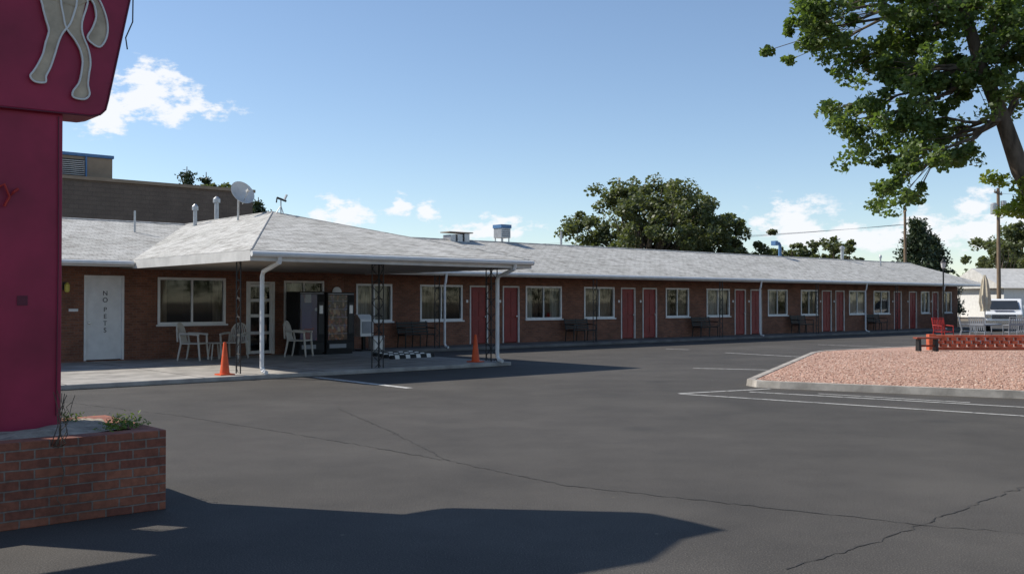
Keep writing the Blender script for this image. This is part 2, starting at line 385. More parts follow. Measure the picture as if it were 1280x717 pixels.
roofmesh('roof_wing',[[q(-9,1.55,EZ),q(36.4,1.55,EZ),q(36.4,-3.2,RZ-.02),q(-9,-3.2,RZ-.02)],[q(-9,-8.2,EZ),q(36.4,-8.2,EZ),q(36.4,-3.2,RZ-.02),q(-9,-3.2,RZ-.02)]],mot)
roofmesh('roof_office',[[q(-24.5,2.75,EZ),q(-7.5,2.75,EZ),q(-7.5,-3.2,RZ+.03),q(-24.5,-3.2,RZ+.03)],[q(-24.5,-8.25,EZ),q(-7.5,-8.25,EZ),q(-7.5,-3.2,RZ+.03),q(-24.5,-3.2,RZ+.03)]],mot)
PL,PR,PF=-15.15,-7.35,9.25; A=q(-11.25,2.7,4.17);B=q(-11.25,-3.3,4.17)
roofmesh('roof_portico',[[q(PL,PF,EZ+.02),q(PR,PF,EZ+.02),A],[q(PL,PF,EZ+.02),q(PL,-3.3,EZ+.02),B,A],[q(PR,PF,EZ+.02),q(PR,-3.3,EZ+.02),B,A]],mot)
rt=MB()
rt.box(-7.3,36.4,-1.56,-1.46,EZ-.16,EZ-.005,'fascia'); rt.tube([q(-7.3,1.62,EZ-.07),q(36.4,1.62,EZ-.07)],.06,'white',8)
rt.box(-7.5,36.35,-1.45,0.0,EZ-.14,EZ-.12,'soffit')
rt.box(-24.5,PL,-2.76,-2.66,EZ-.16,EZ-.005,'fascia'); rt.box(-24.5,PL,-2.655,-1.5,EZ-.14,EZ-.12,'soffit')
rt.tube([q(-24.5,2.82,EZ-.07),q(PL-.02,2.82,EZ-.07)],.055,'white',8)
rt.box(PL,PR,-PF,-PF+.08,EZ-.2,EZ+.015,'fascia'); rt.box(PL,PL+.08,-PF+.08,-2.67,EZ-.2,EZ+.015,'fascia'); rt.box(PR-.08,PR,-PF+.08,-1.5,EZ-.2,EZ+.015,'fascia')
rt.tube([q(PL,PF+.06,EZ-.06),q(PR,PF+.06,EZ-.06)],.06,'white',8)
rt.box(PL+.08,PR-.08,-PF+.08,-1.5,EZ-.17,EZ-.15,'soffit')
rt.prism([q(36.2,1.4,EZ-.12),q(36.2,-3.2,RZ-.06),q(36.2,-8.1,EZ-.12)],(.1,0,0),'fascia')
rt.prism([q(-24.3,2.6,EZ-.12),q(-24.3,-3.2,RZ-.03),q(-24.3,-8.1,EZ-.12)],(.1,0,0),'fascia')
rt.box(-15.1,36.3,7.9,8.2,EZ-.16,EZ-.02,'fascia')
M['cap']=pmat('ridge_cap_shingles',(.42,.41,.39),.9,.3,5)
rt.tube([q(-24.5,-3.2,RZ+.02),q(-11.3,-3.2,RZ+.02)],.05,'cap',6); rt.tube([q(-7.5,-3.2,RZ-.03),q(36.4,-3.2,RZ-.03)],.05,'cap',6)
rt.tube([A,q(PL+.05,PF-.05,EZ+.03)],.022,'cap',6); rt.tube([A,q(PR-.05,PF-.05,EZ+.03)],.022,'cap',6); rt.tube([A,B],.03,'cap',6)
rt.done('fascia_gutters_soffit',mot)
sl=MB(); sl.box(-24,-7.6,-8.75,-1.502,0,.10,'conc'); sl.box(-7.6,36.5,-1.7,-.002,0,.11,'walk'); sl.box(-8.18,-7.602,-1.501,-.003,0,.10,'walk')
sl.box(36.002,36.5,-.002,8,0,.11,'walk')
sl.done('walkway',mot,.02)
sj=MB()
for x in (-21.5,-18.6,-15.9,-13.1,-10.4): sj.box(x-.008,x+.008,-8.74,-1.51,.1005,.1035,'tar')
sj.box(-23.9,-7.7,-5.0,-4.984,.1005,.1035,'tar'); sj.done('slab_joints',mot)
def ironpost(mb,s,d,zt=2.54,w=.2,ax=0):
    def pt(a,z): return (s+a,-d,z) if ax==0 else (s,-d+a,z)
    for a in (-w/2,w/2): mb.tube([pt(a,.1),pt(a,zt)],.016,'iron',6)
    n=6; h=(zt-.14)/n
    for i in range(n):
        z=.12+i*h; P=[]
        for j in range(13):
            t=j/12; P.append(pt((w/2-.02)*math.sin(2*math.pi*t),z+h*t))
        mb.tube(P,.009,'iron',5); mb.tube([pt(-w/2,z+h),pt(w/2,z+h)],.009,'iron',5)
def spout(mb,s,d,dg,zt=2.62,z0=.13,r=.04):
    mb.tube([q(s,dg,zt),q(s,dg-.02,zt-.14),q(s,d+.05,zt-.32),q(s,d,zt-.42),q(s,d,z0+.12),q(s,d+.06,z0+.03),q(s,d+.2,z0)],r,'white',8)
po=MB()
for (s,d,ax) in [(-14.85,8.1,1),(-11.6,8.5,0),(-11.45,8.5,1),(-7.85,8.35,0),(-7.75,8.0,1)]: ironpost(po,s,d,ax=ax)
for s in (-4.6,2.9,10.7,18.2,25.8,33): ironpost(po,s,1.5)
spout(po,-14.5,8.5,9.3,r=.05); spout(po,-7.95,8.6,9.3,r=.05)
for s in (-4.3,13.5,22.6,31): spout(po,s,1.52,1.62)
po.done('porch_posts',mot)
def pipe(s,d,z0,z1,r=.06,cap=True):
    m=MB(); m.tube([q(s,d,z0),q(s,d,z1)],r,'metal',10)
    if cap: m.lathe([(r*1.6,0),(r*1.6,.12),(r*.4,.2)],'metal',q(s,d,z1-.02),12)
    return m.done('roof_vent_pipe',mot,smooth=True)
pipe(-11.0,-1.5,3.5,4.78,.07); pipe(-11.7,-1.5,3.5,4.5,.06); pipe(-13.6,-1.4,3.3,4.35,.03,False); pipe(5.8,-3.4,3.9,4.75,.05,False); pipe(28.5,-3.3,3.9,4.75,.1); pipe(30.5,-2,3.6,4.25,.05)
M['grey']=pmat('grey_metal_paint',(.30,.31,.33),.5,.1,4)
def cooler(s,d,z,w=.6):
    m=MB(); m.box(s-w/2,s+w/2,-d-w/2,-d+w/2,z,z+.4,'metal')
    for i in range(4): m.box(s-w/2+.04,s+w/2-.04,-d-w/2-.015,-d-w/2-.001,z+.05+i*.085,z+.10+i*.085,'grey')
    m.box(s-w/2-.03,s+w/2+.03,-d-w/2-.03,-d+w/2+.03,z+.401,z+.55,'blue')
    for a in (-1,1):
        for b in (-1,1): m.box(s+a*w*.4-.02,s+a*w*.4+.02,-d+b*w*.4-.02,-d+b*w*.4+.02,z-.4,z,'metal')
    return m.done('evaporative_cooler',mot,.008)
cooler(2.4,-3.4,4.3,.5)
m=MB(); s=22.2; m.tube([q(s,-3.3,3.9),q(s,-3.3,4.72),q(s-.08,-3.3,4.82),q(s-.4,-3.3,4.84)],.09,'blue',8); m.box(s-.62,s-.38,3.15,3.45,4.7,4.95,'blue'); m.done('roof_vent_hood',mot,.01)
m=MB(); 
for i in range(3): m.box(-.6+i*.35,-.35+i*.35,3.0,3.5,3.98,4.3+.03*i,'metal')
m.box(-.7,.5,2.95,3.55,4.38,4.42,'taupe2'); m.done('roof_vent_box',mot)
m=MB(); c=Vector(q(-11.72,1.7,4.72)); ax=Vector((.1,-.85,.45)).normalized()
prof=[(0.001,0)]+[(.36*t/8,.10*(t/8)**2) for t in range(1,9)]+[(.37,.105),(.36,.09)]+[(.36*t/8,.10*(t/8)**2-.012) for t in range(8,0,-1)]
m.lathe(prof,'fascia',c,24,ax)
tip=c+ax*.45+Vector((0,0,-.1)); low=c+ax*.09-Vector((0,0,.33))
m.tube([low,tip],.012,'metal',6); m.obox(tip,tip+ax*-.12,.06,.06,'fascia')
m.tube([c-ax*.02,c-ax*.15-Vector((0,0,.08)),c-ax*.17-Vector((0,0,.7))],.03,'metal',8); m.done('satellite_dish',mot,smooth=True,fix=True)
m=MB(); b=Vector(q(-11.15,3.0,4.05))
m.tube([b,b+Vector((0,0,.5))],.02,'metal',6)
for dx,dy in ((.18,.1),(-.18,.1),(0,-.2)): m.tube([b+Vector((dx,dy,-.05)),b+Vector((0,0,.28))],.012,'metal',5)
m.tube([b+Vector((-.12,0,.5)),b+Vector((.16,0,.42))],.03,'rubber',6); m.tube([b+Vector((.1,0,.44)),b+Vector((.18,0,.6))],.035,'metal',6); m.tube([b+Vector((-.12,0,.5)),b+Vector((-.14,0,.36))],.02,'rubber',6)
m.done('roof_antenna',mot)
m=MB(); m.box(-16.5,-16.38,-OD-.03,-OD-.001,1.95,2.15,'iron'); m.tube([q(-16.44,OD+.03,2.1),q(-16.44,OD+.16,2.12)],.012,'iron',6)
m.lathe([(.02,.12),(.07,.06),(.06,-.1),(.03,-.13)],'yellow',q(-16.44,OD+.17,2.02),8); m.done('wall_lantern',mot)
m=MB(); m.box(-16.35,-16.12,-OD-.02,-OD-.001,1.40,1.47,'white'); m.done('wall_plaque',mot)
m=MB(); m.lathe([(.001,0),(.16,0),(.16,.02),(.001,.025)],'white',q(-8.45,OD+.001,1.95),20,(0,-1,0)); m.done('round_wall_sign',mot)
m=MB()
for (a,b) in dd: m.box(a-.16,a-.07,-.012,-.001,1.62,1.72,'white')
m.done('room_numbers',mot)

# ------------------------------------------------------------ porch furniture
def put(o,s,d,z,rz=0,sc=1):
    o.location=W(s,d,z); o.rotation_euler[2]=ANG+rz; o.scale=(sc,)*3; return o
def chair_mesh():
    m=MB(); k='plastic'
    m.box(-.24,.24,-.24,.22,.40,.43,k)
    for x in (-.24,.24):
        m.tube([(x*1.08,-.27,0),(x*1.02,-.23,.40),(x*1.08,-.22,.62)],[.022,.028,.024],k,8)
        m.tube([(x*1.08,.30,0),(x,.22,.42),(x*1.0,.26,.66)],[.022,.028,.022],k,8)
        m.tube([(x*1.08,-.25,.63),(x*1.14,0,.65),(x*1.0,.26,.66)],.028,k,8)
    P=[]
    for i in range(13):
        a=math.pi*i/12; P.append((.235*math.cos(a),.24+.13*(.5+.5*math.sin(a)),.46+.45*math.sin(a)**.6))
    m.tube(P,.024,k,8)
    for i in range(-4,5):
        x=i*.048; h=.45*(max(0,1-(x/.235)**2)**.3)
        m.obox((x,.24,.43),(x*1.05,.36,.45+h*.97),.03,.012,k,(0,1,0))
    m.obox((-.22,.29,.58),(.22,.29,.58),.02,.04,k)
    return m
cb=chair_mesh().done('patio_chair',bevel=.004,smooth=False); put(cb,-13.55,2.75,.10,.75,1.08)
def inst(src,name):
    o=bpy.data.objects.new(name,src.data); col.objects.link(o)
    for mm in src.modifiers:
        if mm.type=='BEVEL':
            b=o.modifiers.new('bevel','BEVEL'); b.width=mm.width; b.limit_method='ANGLE'
    return o
put(inst(cb,'patio_chair'),-12.35,2.6,.10,-.9,1.05); put(inst(cb,'patio_chair'),-10.5,2.9,.10,.7,1.1)
m=MB(); m.lathe([(.001,.46),(.24,.46),(.25,.45),(.24,.43),(.001,.43)],'plastic',(0,0,0),20)
for a in range(4):
    x,y=math.cos(a*1.57+.7),math.sin(a*1.57+.7); m.tube([(x*.14,y*.14,.43),(x*.22,y*.22,0)],.02,'plastic',6)
t=m.done('side_table'); put(t,-12.95,2.75,.10)
c1=MB(); c1.box(-.18,.18,-.18,.18,0,.03,'orange'); c1.lathe([(.125,.03),(.115,.06),(.035,.78),(.03,.79),(.001,.79)],'orange',(0,0,0),20)
c1o=c1.done('traffic_cone',smooth=True); put(c1o,-15.25,8.3,.10,0,.88)
c2=inst(c1o,'traffic_cone'); put(c2,-8.35,8.2,.10,.2,.9)
def screenmat(name,stops,sc):
    m,nt,b=newmat(name); v=objco(nt,sc); vo=N(nt,'ShaderNodeTexVoronoi',feature='F1',distance='CHEBYCHEV'); vo.inputs['Scale'].default_value=1; nt.links.new(v,vo.inputs['Vector'])
    s=N(nt,'ShaderNodeSeparateColor'); nt.links.new(vo.outputs['Color'],s.inputs[0]); r=ramp(nt,s.outputs[0],stops)
    nt.links.new(r,b.inputs['Base Color']); b.inputs['Roughness'].default_value=.15; return m
M['snack']=screenmat('snack_rows',[(0,(.02,.02,.02)),(.45,(.03,.02,.02)),(.6,(.2,.07,.03)),(.75,(.04,.06,.14)),(.9,(.25,.15,.08)),(1,(.28,.25,.2))],(14,1,9))
M['drink']=screenmat('drink_graphic',[(0,(.01,.015,.04)),(.5,(.02,.045,.15)),(.7,(.14,.02,.03)),(.88,(.25,.3,.35)),(1,(.02,.02,.03))],(3.5,1,2.2))
def vend(w,h,face):
    m=MB(); m.box(-w/2,w/2,0,.75,.06,h,'rubber'); m.box(-w/2+.03,w/2-.03,.05,.7,0,.06,'dark')
    m.box(-w/2+.04,w/2-.26,-.02,-.001,.42,h-.08,face); m.box(w/2-.22,w/2-.04,-.02,-.001,.6,h-.3,'iron')
    for i in range(5):
        if face=='snack': m.box(-w/2+.04,w/2-.26,-.028,-.021,.60+i*.24,.615+i*.24,'grey')
    m.box(w/2-.19,w/2-.07,-.03,-.021,1.2,1.45,'metal'); m.box(-w/2+.04,w/2-.04,-.025,-.001,.14,.34,'dark'); m.box(-w/2+.08,w/2-.3,-.035,-.026,.18,.3,'grey')
    m.box(-w/2+.04,w/2-.04,-.03,-.001,h-.07,h-.03,'grey')
    return m.done('vending_machine',bevel=.012)
put(vend(.85,1.85,'drink'),-9.85,2.45,.10); put(vend(.95,1.83,'snack'),-8.88,2.45,.10)
m=MB(); m.box(-.24,.24,-.2,.2,.45,.98,'white'); m.prism([(-.24,-.2,.981),(-.24,.2,.981),(-.24,.2,1.14),(-.24,.0,1.14)],(.48,0,0),'white'); m.box(-.18,.18,-.215,-.201,.55,.92,'grey'); m.box(-.05,.05,-.05,.05,.03,.45,'iron'); m.box(-.2,.2,-.2,.2,0,.03,'iron')
o=m.done('newspaper_box',bevel=.01); put(o,-7.35,1.3,.11)
m=MB(); m.box(-.2,.2,-.15,.15,.0,.42,'white'); m.box(-.17,.17,-.16,-.151,.06,.36,'metal'); m.box(-.21,.21,-.16,.16,.421,.46,'fascia'); o=m.done('ice_chest',bevel=.01); put(o,-7.0,1.5,.11)
def benchm(k='iron',L=1.3):
    m=MB()
    for i in range(5): m.box(-L/2,L/2,-.22+i*.09,-.15+i*.09,.43,.455,k)
    for i in range(4): m.obox((-L/2,.24+i*.02,.52+i*.1),(L/2,.24+i*.02,.52+i*.1),.02,.07,k)
    for x in (-L/2+.05,0,L/2-.05):
        m.tube([(x,-.2,0),(x,-.2,.43)],.022,k,6); m.tube([(x,.27,0),(x,.22,.43),(x,.32,.88)],.022,k,6); m.tube([(x,-.2,.42),(x,.22,.42)],.018,k,6)
        if x: m.tube([(x,-.22,.43),(x,-.22,.64),(x,.28,.66)],.022,k,6)
    return m
bo=benchm().done('park_bench'); put(bo,-4.75,.55,.11)
for s in (3.15,10.9,18.5,25.65): put(inst(bo,'park_bench'),s,.5,.11)
for i in range(4):
    m=MB(); m.prism([(-.8,-.07,0),(-.8,-.045,.1),(-.8,.045,.1),(-.8,.07,0)],(1.6,0,0),'rubber')
    for j in range(4): m.prism([(-.7+j*.4,-.073,.0),(-.7+j*.4,-.047,.103),(-.7+j*.4,.047,.103),(-.7+j*.4,.073,0)],(.16,0,0),'white')
    put(m.done('wheel_stop'),-8.5+i*.15,5.6-i*.5,.10,.15)

# ------------------------------------------------------------ background building
bb=empty('taupe_commercial_building',(0,37.5,0),ANG)
m=MB(); m.box(-30,-1.6,18,38,0,7.1,'taupe'); m.box(-30.1,-1.5,17.9,18.15,7.1,7.25,'taupe2'); m.box(-1.75,-1.5,18.15,38.1,7.1,7.25,'taupe2'); m.done('walls',bb)
m=MB(); m.box(-14,-8.0,19.5,25,7.1,8.35,'taupe2'); m.box(-14.05,-7.95,19.42,25.05,8.36,8.5,'blue')
m.box(-10.4,-9.3,19.44,19.499,7.35,8.2,'dark')
for i in range(9): m.obox((-10.4,19.4,7.4+i*.09),(-9.3,19.4,7.4+i*.09),.05,.03,'fascia')
m.box(-9.25,-9.18,19.4,19.499,7.25,8.35,'blue'); m.done('rooftop_unit',bb)
m=MB(); m.tube([(-4.5,17.9,3),(-4.5,17.9,5.5)],.1,'white',8); m.done('wall_pipe',bb)

# ------------------------------------------------------------ motel sign
SX,SY=-3.78,8.4
sg=empty('motel_sign',(SX,SY,0),ANG)
m=MB(); m.box(-.80,0,0,.30,.3,3.3,'magenta'); m.box(-1.72,-1.2,0,.30,.3,3.3,'magenta'); m.box(-1.2,-.8,.05,.25,.3,1.72,'magenta'); m.box(-1.2,-.8,.05,.25,2.3,3.3,'magenta'); m.done('pylon',sg,.012)
bp=[(-2.7,3.18),(.22,3.23),(.30,3.25),(.345,3.30),(.365,3.38),(.53,4.2),(.60,4.55),(.58,4.7),(.33,5.08),(-.1,5.05),(-.9,5.35),(-2.0,5.1),(-2.7,4.6)]
m=MB(); m.prism([(x,-.05,z) for x,z in bp],(0,.42,0),'magenta'); m.done('sign_board',sg,.015,fix=True)
m=MB(); e=[(x-.015 if x>.2 else x,-.058,z) for x,z in bp[:9]]; m.tube(e,.007,'magdark',6)
m.tube([(.57,-.03,4.4),(.56,-.05,4.1),(.50,-.05,3.95),(.515,-.05,3.85)],.006,'iron',5)
m.box(-.35,-.27,-.006,-.001,1.62,1.70,'magdark'); m.tube([(-.04,-.012,3.2),(-.035,-.015,2),(-.045,-.012,.7)],.005,'magdark',5); m.done('edge_trim',sg)
K=.00665
def H(x,y): return ((x-78)*K*.97, 4.157-y*K)
def relief(pts,y0,y1,k,name,outline=True):
    P=[H(*p) for p in pts]; m=MB(); m.prism([(x,y0,z) for x,z in P],(0,y1-y0,0),k)
    m.done(name,sg,.006,fix=True)
    if outline:
        C=[Vector((x,y0-.012,z)) for x,z in P]; n=len(C); S=[]
        for i in range(n):
            p0,p1,p2,p3=C[i-1],C[i],C[(i+1)%n],C[(i+2)%n]
            for t in (0,.25,.5,.75):
                S.append(.5*((2*p1)+(p2-p0)*t+(2*p0-5*p1+4*p2-p3)*t*t+(3*p1-p0-3*p2+p3)*t**3))
        S.append(S[0]); mt=MB(); mt.tube(S,.0085,'neon',6); mt.done(name+'_neon',sg,smooth=True)
relief([(46,-12),(48,10),(52,26),(56,40),(52,56),(49,70),(43,84),(38,93),(34,100),(40,106),(52,105),(53,97),(58,86),(63,70),(68,52),(73,40),(84,22),(88,-12)],-.075,-.051,'cream','horse_hind_leg_near')
relief([(72,-10),(74,20),(78,34),(88,46),(95,58),(98,72),(96,90),(93,101),(86,112),(87,119),(100,120),(107,113),(105,101),(106,88),(108,72),(105,55),(98,38),(97,22),(103,-10)],-.073,-.0505,'cream','horse_hind_leg_far')
relief([(103,-16),(112,-4),(115,12),(110,28),(104,40),(110,47),(120,50),(128,38),(130,22),(126,4),(116,-14)],-.071,-.0502,'cream','horse_tail')
relief([(108,-8),(112,-30),(104,-55),(80,-66),(40,-60),(0,-66),(-20,-80),(-38,-108),(-52,-122),(-78,-112),(-96,-98),(-92,-88),(-70,-92),(-62,-80),(-64,-50),(-52,-22),(-10,-8),(20,-4),(46,0),(70,2),(90,4)],-.078,-.0515,'cream','horse_body',False)
m=MB(); m.tube([(-.52,-.02,2.56),(-.46,-.04,2.6),(-.42,-.04,2.5),(-.39,-.04,2.54),(-.355,-.03,2.57)],.011,'redplastic',6); m.tube([(-.42,-.04,2.5),(-.46,-.04,2.42)],.011,'redplastic',6)
m.done('neon_script',sg,smooth=True)
pl=empty('brick_planter',(SX,SY,0),ANG)
m=MB(); x0,x1,y0,y1=-3.9,.51,-.97,.42
m.box(x0,x1,y0,y0+.2,0,.63,'brick2'); m.box(x1-.2,x1,y0+.2,y1,0,.63,'brick2'); m.box(x0,x0+.2,y0+.2,y1,0,.63,'brick2'); m.box(x0+.2,x1-.2,y1-.2,y1,0,.63,'brick2'); m.done('brick_wall',pl,.008)
m=MB(); nx,ny=40,10; vs=[];fs=[]
for i in range(nx+1):
    for j in range(ny+1):
        x=x0+.2+(x1-x0-.4)*i/nx; y=y0+.2+(y1-y0-.4)*j/ny; vs.append((x,y,.625+.03*math.sin(x*5)*math.cos(y*7)+random.uniform(-.012,.012)))
fs=[(i*(ny+1)+j,(i+1)*(ny+1)+j,(i+1)*(ny+1)+j+1,i*(ny+1)+j+1) for i in range(nx) for j in range(ny)]
m.add(vs,fs,'soil'); m.done('soil',pl,smooth=False)
def leaves_np(P,size,name,mat,parent=None,flat=.0,asp=.6):
    n=len(P); nz=RNG.normal(size=(n,3)); nz[:,2]=np.abs(nz[:,2])+flat; nz/=np.linalg.norm(nz,axis=1)[:,None]
    t=RNG.normal(size=(n,3)); t-=nz*(t*nz).sum(1)[:,None]; t/=np.linalg.norm(t,axis=1)[:,None]; b=np.cross(nz,t)
    s=(size*RNG.uniform(.6,1.3,n))[:,None]
    V=np.stack([P-t*s*.5,P+b*s*.5*asp-t*s*.08,P+t*s*.5,P-b*s*.5*asp-t*s*.08],1).reshape(-1,3)
    me=bpy.data.meshes.new(name); me.vertices.add(4*n); me.vertices.foreach_set('co',V.ravel().astype(np.float32))
    me.loops.add(4*n); me.loops.foreach_set('vertex_index',np.arange(4*n,dtype=np.int32)); me.polygons.add(n)
    me.polygons.foreach_set('loop_start',np.arange(0,4*n,4,dtype=np.int32)); me.polygons.foreach_set('loop_total',np.full(n,4,dtype=np.int32))
    me.materials.append(M[mat]); me.update(calc_edges=True); me.validate()
    o=bpy.data.objects.new(name,me); col.objects.link(o)
    if parent:o.parent=parent
    return o
Pw=[]
for (cx,cy,r,n) in [(.36,-.55,.12,260),(.2,-.7,.09,140),(.42,-.25,.08,80),(.1,.1,.08,110)]:
    p=RNG.normal(size=(n,3))*[r*.7,r*.7,.025]+[cx,cy,.66]; p[:,2]=np.clip(p[:,2],.63,.74); Pw.append(p)
w=leaves_np(np.concatenate(Pw),.035,'weeds','weed',None,.3,.4); w.location=(SX,SY,0); w.rotation_euler[2]=ANG
m=MB()
for k in range(9):
    x=-.33+random.uniform(-.04,.04); P=[(x,-.93,.55)]; px,pz=x,.55; dirz=random.choice([-1,1,1]); py=-1.0
    for i in range(7):
        px+=random.uniform(-.03,.045); pz+=dirz*random.uniform(.03,.09); P.append((px,py+random.uniform(-.02,.0),max(.08,pz)))
    m.tube(P,[.004]*4+[.003]*4,'bark',4)
m.done('dry_vine',None,loc=(SX,SY,0),rotz=ANG)

# ------------------------------------------------------------ gravel island
isl=[(4.62,19.75),(4.72,19.35),(5.1,19.05),(8.8,17.0),(16,12.9),(24,11),(40,30),(30,38.5),(19,36.6),(14,34.6),(10.3,31.9),(9.6,31.2),(9.0,30.2)]
def offset(poly,w):
    n=len(poly);out=[]
    for i in range(n):
        a=Vector(poly[i-1]);b=Vector(poly[i]);c=Vector(poly[(i+1)%n])
        n1=Vector((-(b-a).y,(b-a).x)).normalized(); n2=Vector((-(c-b).y,(c-b).x)).normalized()
        v=(n1+n2).normalized(); v*=w/max(.4,v.dot(n1)); out.append((b.x+v.x,b.y+v.y))
    return out
inn2=offset(isl,.16); n=len(isl)
m=MB(); vs=[(x,y,0) for x,y in isl]+[(x,y,.13) for x,y in offset(isl,.015)]+[(x,y,.13) for x,y in inn2]+[(x,y,.05) for x,y in inn2]
fs=[]
for i in range(n):
    j=(i+1)%n
    for k in range(3): fs.append((k*n+i,k*n+j,(k+1)*n+j,(k+1)*n+i))
m.add(vs,fs,'kerb'); m.done('kerb')
m=MB(); m.poly([(x,y,.115) for x,y in offset(isl,.15)],'gravel'); m.done('gravel_bed')
def inside(x,y,poly):
    c=np.zeros(len(x),bool);j=len(poly)-1
    for i in range(len(poly)):
        xi,yi=poly[i];xj,yj=poly[j]
        c^=((yi>y)!=(yj>y))&(x<(xj-xi)*(y-yi)/(yj-yi+1e-9)+xi); j=i
    return c
px=RNG.uniform(4.5,16,26000);py=17+ (RNG.uniform(0,1,26000)**1.5)*17-3; ok=inside(px,py,offset(isl,.2)); px=px[ok];py=py[ok]; n=len(px)
base=np.array([(1,0,0),(-1,0,0),(0,1,0),(0,-1,0),(0,0,1),(0,0,-1)],float); F=np.array([(0,2,4),(2,1,4),(1,3,4),(3,0,4),(2,0,5),(1,2,5),(3,1,5),(0,3,5)])
sc=RNG.uniform(.012,.032,(n,1,1))*RNG.uniform(.6,1.2,(n,6,3)); rot=RNG.uniform(0,6.28,n); c,s_=np.cos(rot),np.sin(rot)
V=base[None]*sc; X=V[:,:,0]*c[:,None]-V[:,:,1]*s_[:,None]; Y=V[:,:,0]*s_[:,None]+V[:,:,1]*c[:,None]
V=np.stack([X+px[:,None],Y+py[:,None],V[:,:,2]*.6+.122],2).reshape(-1,3); FF=(F[None]+np.arange(n)[:,None,None]*6).reshape(-1,3)
me=bpy.data.meshes.new('gravel_stones'); me.from_pydata(V.tolist(),[],FF.tolist()); me.materials.append(M['pebble']); o=bpy.data.objects.new('gravel_stones',me); col.objects.link(o)
m=MB(); Yw=31.9; z=.115
m.box(13.4,22,Yw,Yw+.2,z,z+.09,'lattice')
for r in range(3):
    zz=z+.09+.01+r*.1; x=13.4+(.15 if r%2 else 0)
    while x<21.9:
        m.box(x,min(x+.18,22),Yw+.003,Yw+.197,zz,zz+.09,'lattice'); x+=.3
m.box(13.4,22,Yw,Yw+.2,z+.40,z+.47,'lattice')
for x in (13.4,17.7,21.9): m.box(x-.11,x+.11,Yw-.02,Yw+.22,z+.0,z+.5,'lattice')
m.done('lattice_brick_wall',bevel=.006)
m=MB(); m.box(12.55,13.3,31.0,31.16,.50,.55,'benchwood'); m.box(12.55,13.3,31.18,31.34,.50,.55,'benchwood')
for x in (12.62,13.15):
    m.prism([(x,31.02,.115),(x,31.32,.115),(x,31.28,.50),(x,31.06,.50)],(.08,0,0),'iron')
m.box(12.7,13.15,31.15,31.2,.25,.31,'benchwood'); m.done('garden_bench',bevel=.006)
def metchair(k):
    m=MB()
    for i in range(6): m.box(-.23+i*.08,-.17+i*.08,-.22,.22,.43,.45,k)
    for i in range(7): m.obox((-.22+i*.073,.22,.5),(-.22+i*.073,.3,.92),.035,.012,k,(0,1,0))
    m.tube([(-.26,.2,.45),(-.27,.31,.95),(.27,.31,.95),(.26,.2,.45)],.018,k,6); m.obox((-.25,.26,.7),(.25,.26,.7),.015,.06,k)
    for x in (-.26,.26):
        m.tube([(x,-.24,0),(x,-.22,.66),(x,.26,.68)],.018,k,6); m.tube([(x,.3,0),(x,.22,.45)],.018,k,6)
    return m
rc=metchair('redplastic').done('metal_chair'); rc.location=(15.95,37.0,.115); rc.scale=(.98,)*3; rc.rotation_euler[2]=.3
gc=metchair('grey').done('metal_chair'); gc.location=(18.0,39.5,0.02); gc.scale=(1.1,)*3; gc.rotation_euler[2]=1.2
for p,r in (((20.4,39.6,.02),-1.3),((19.2,38.3,.02),3.1),((21.6,38.9,.02),-.9),((17.9,38.2,.02),2.2)):
    o=inst(gc,'metal_chair'); o.location=p; o.rotation_euler[2]=r; o.scale=(1.1,)*3
m=MB(); m.lathe([(.001,.74),(.6,.74),(.61,.72),(.6,.70),(.001,.70)],'grey',(0,0,0),24); m.tube([(0,0,0),(0,0,2.3)],.025,'metal',8); m.lathe([(.001,0),(.3,0),(.28,.06),(.001,.08)],'grey',(0,0,0),16)
prof=[(.03,2.72),(.05,2.65),(.10,2.5),(.17,2.0),(.20,1.6),(.15,1.35),(.17,1.25)]
vs=[];fs=[];sg_=24
for (r,z) in prof:
    for j in range(sg_): a=2*math.pi*j/sg_; rr=r*(1+.25*(j%3==0)-.12*(j%3==1)); vs.append((rr*math.cos(a),rr*math.sin(a),z))
for i in range(len(prof)-1):
    for j in range(sg_): a=i*sg_+j;b=i*sg_+(j+1)%sg_; fs.append((a,b,b+sg_,a+sg_))
m.add(vs,fs,'canvas'); o=m.done('umbrella_table'); o.location=(19.2,40.6,0.02)
m=MB(); m.tube([(0,0,.1),(0,0,3.1)],[.04,.03],'iron',8); m.lathe([(.09,0),(.1,.03),(.04,.12),(.04,.2)],'iron',(0,0,.1),12)
m.lathe([(.05,3.1),(.08,3.15),(.11,3.35),(.001,3.36)],'fascia',(0,0,0),8); m.lathe([(.13,3.35),(.04,3.46),(.015,3.52)],'iron',(0,0,0),8); o=m.done('street_lamp'); o.location=(17.6,40.8,-.1)

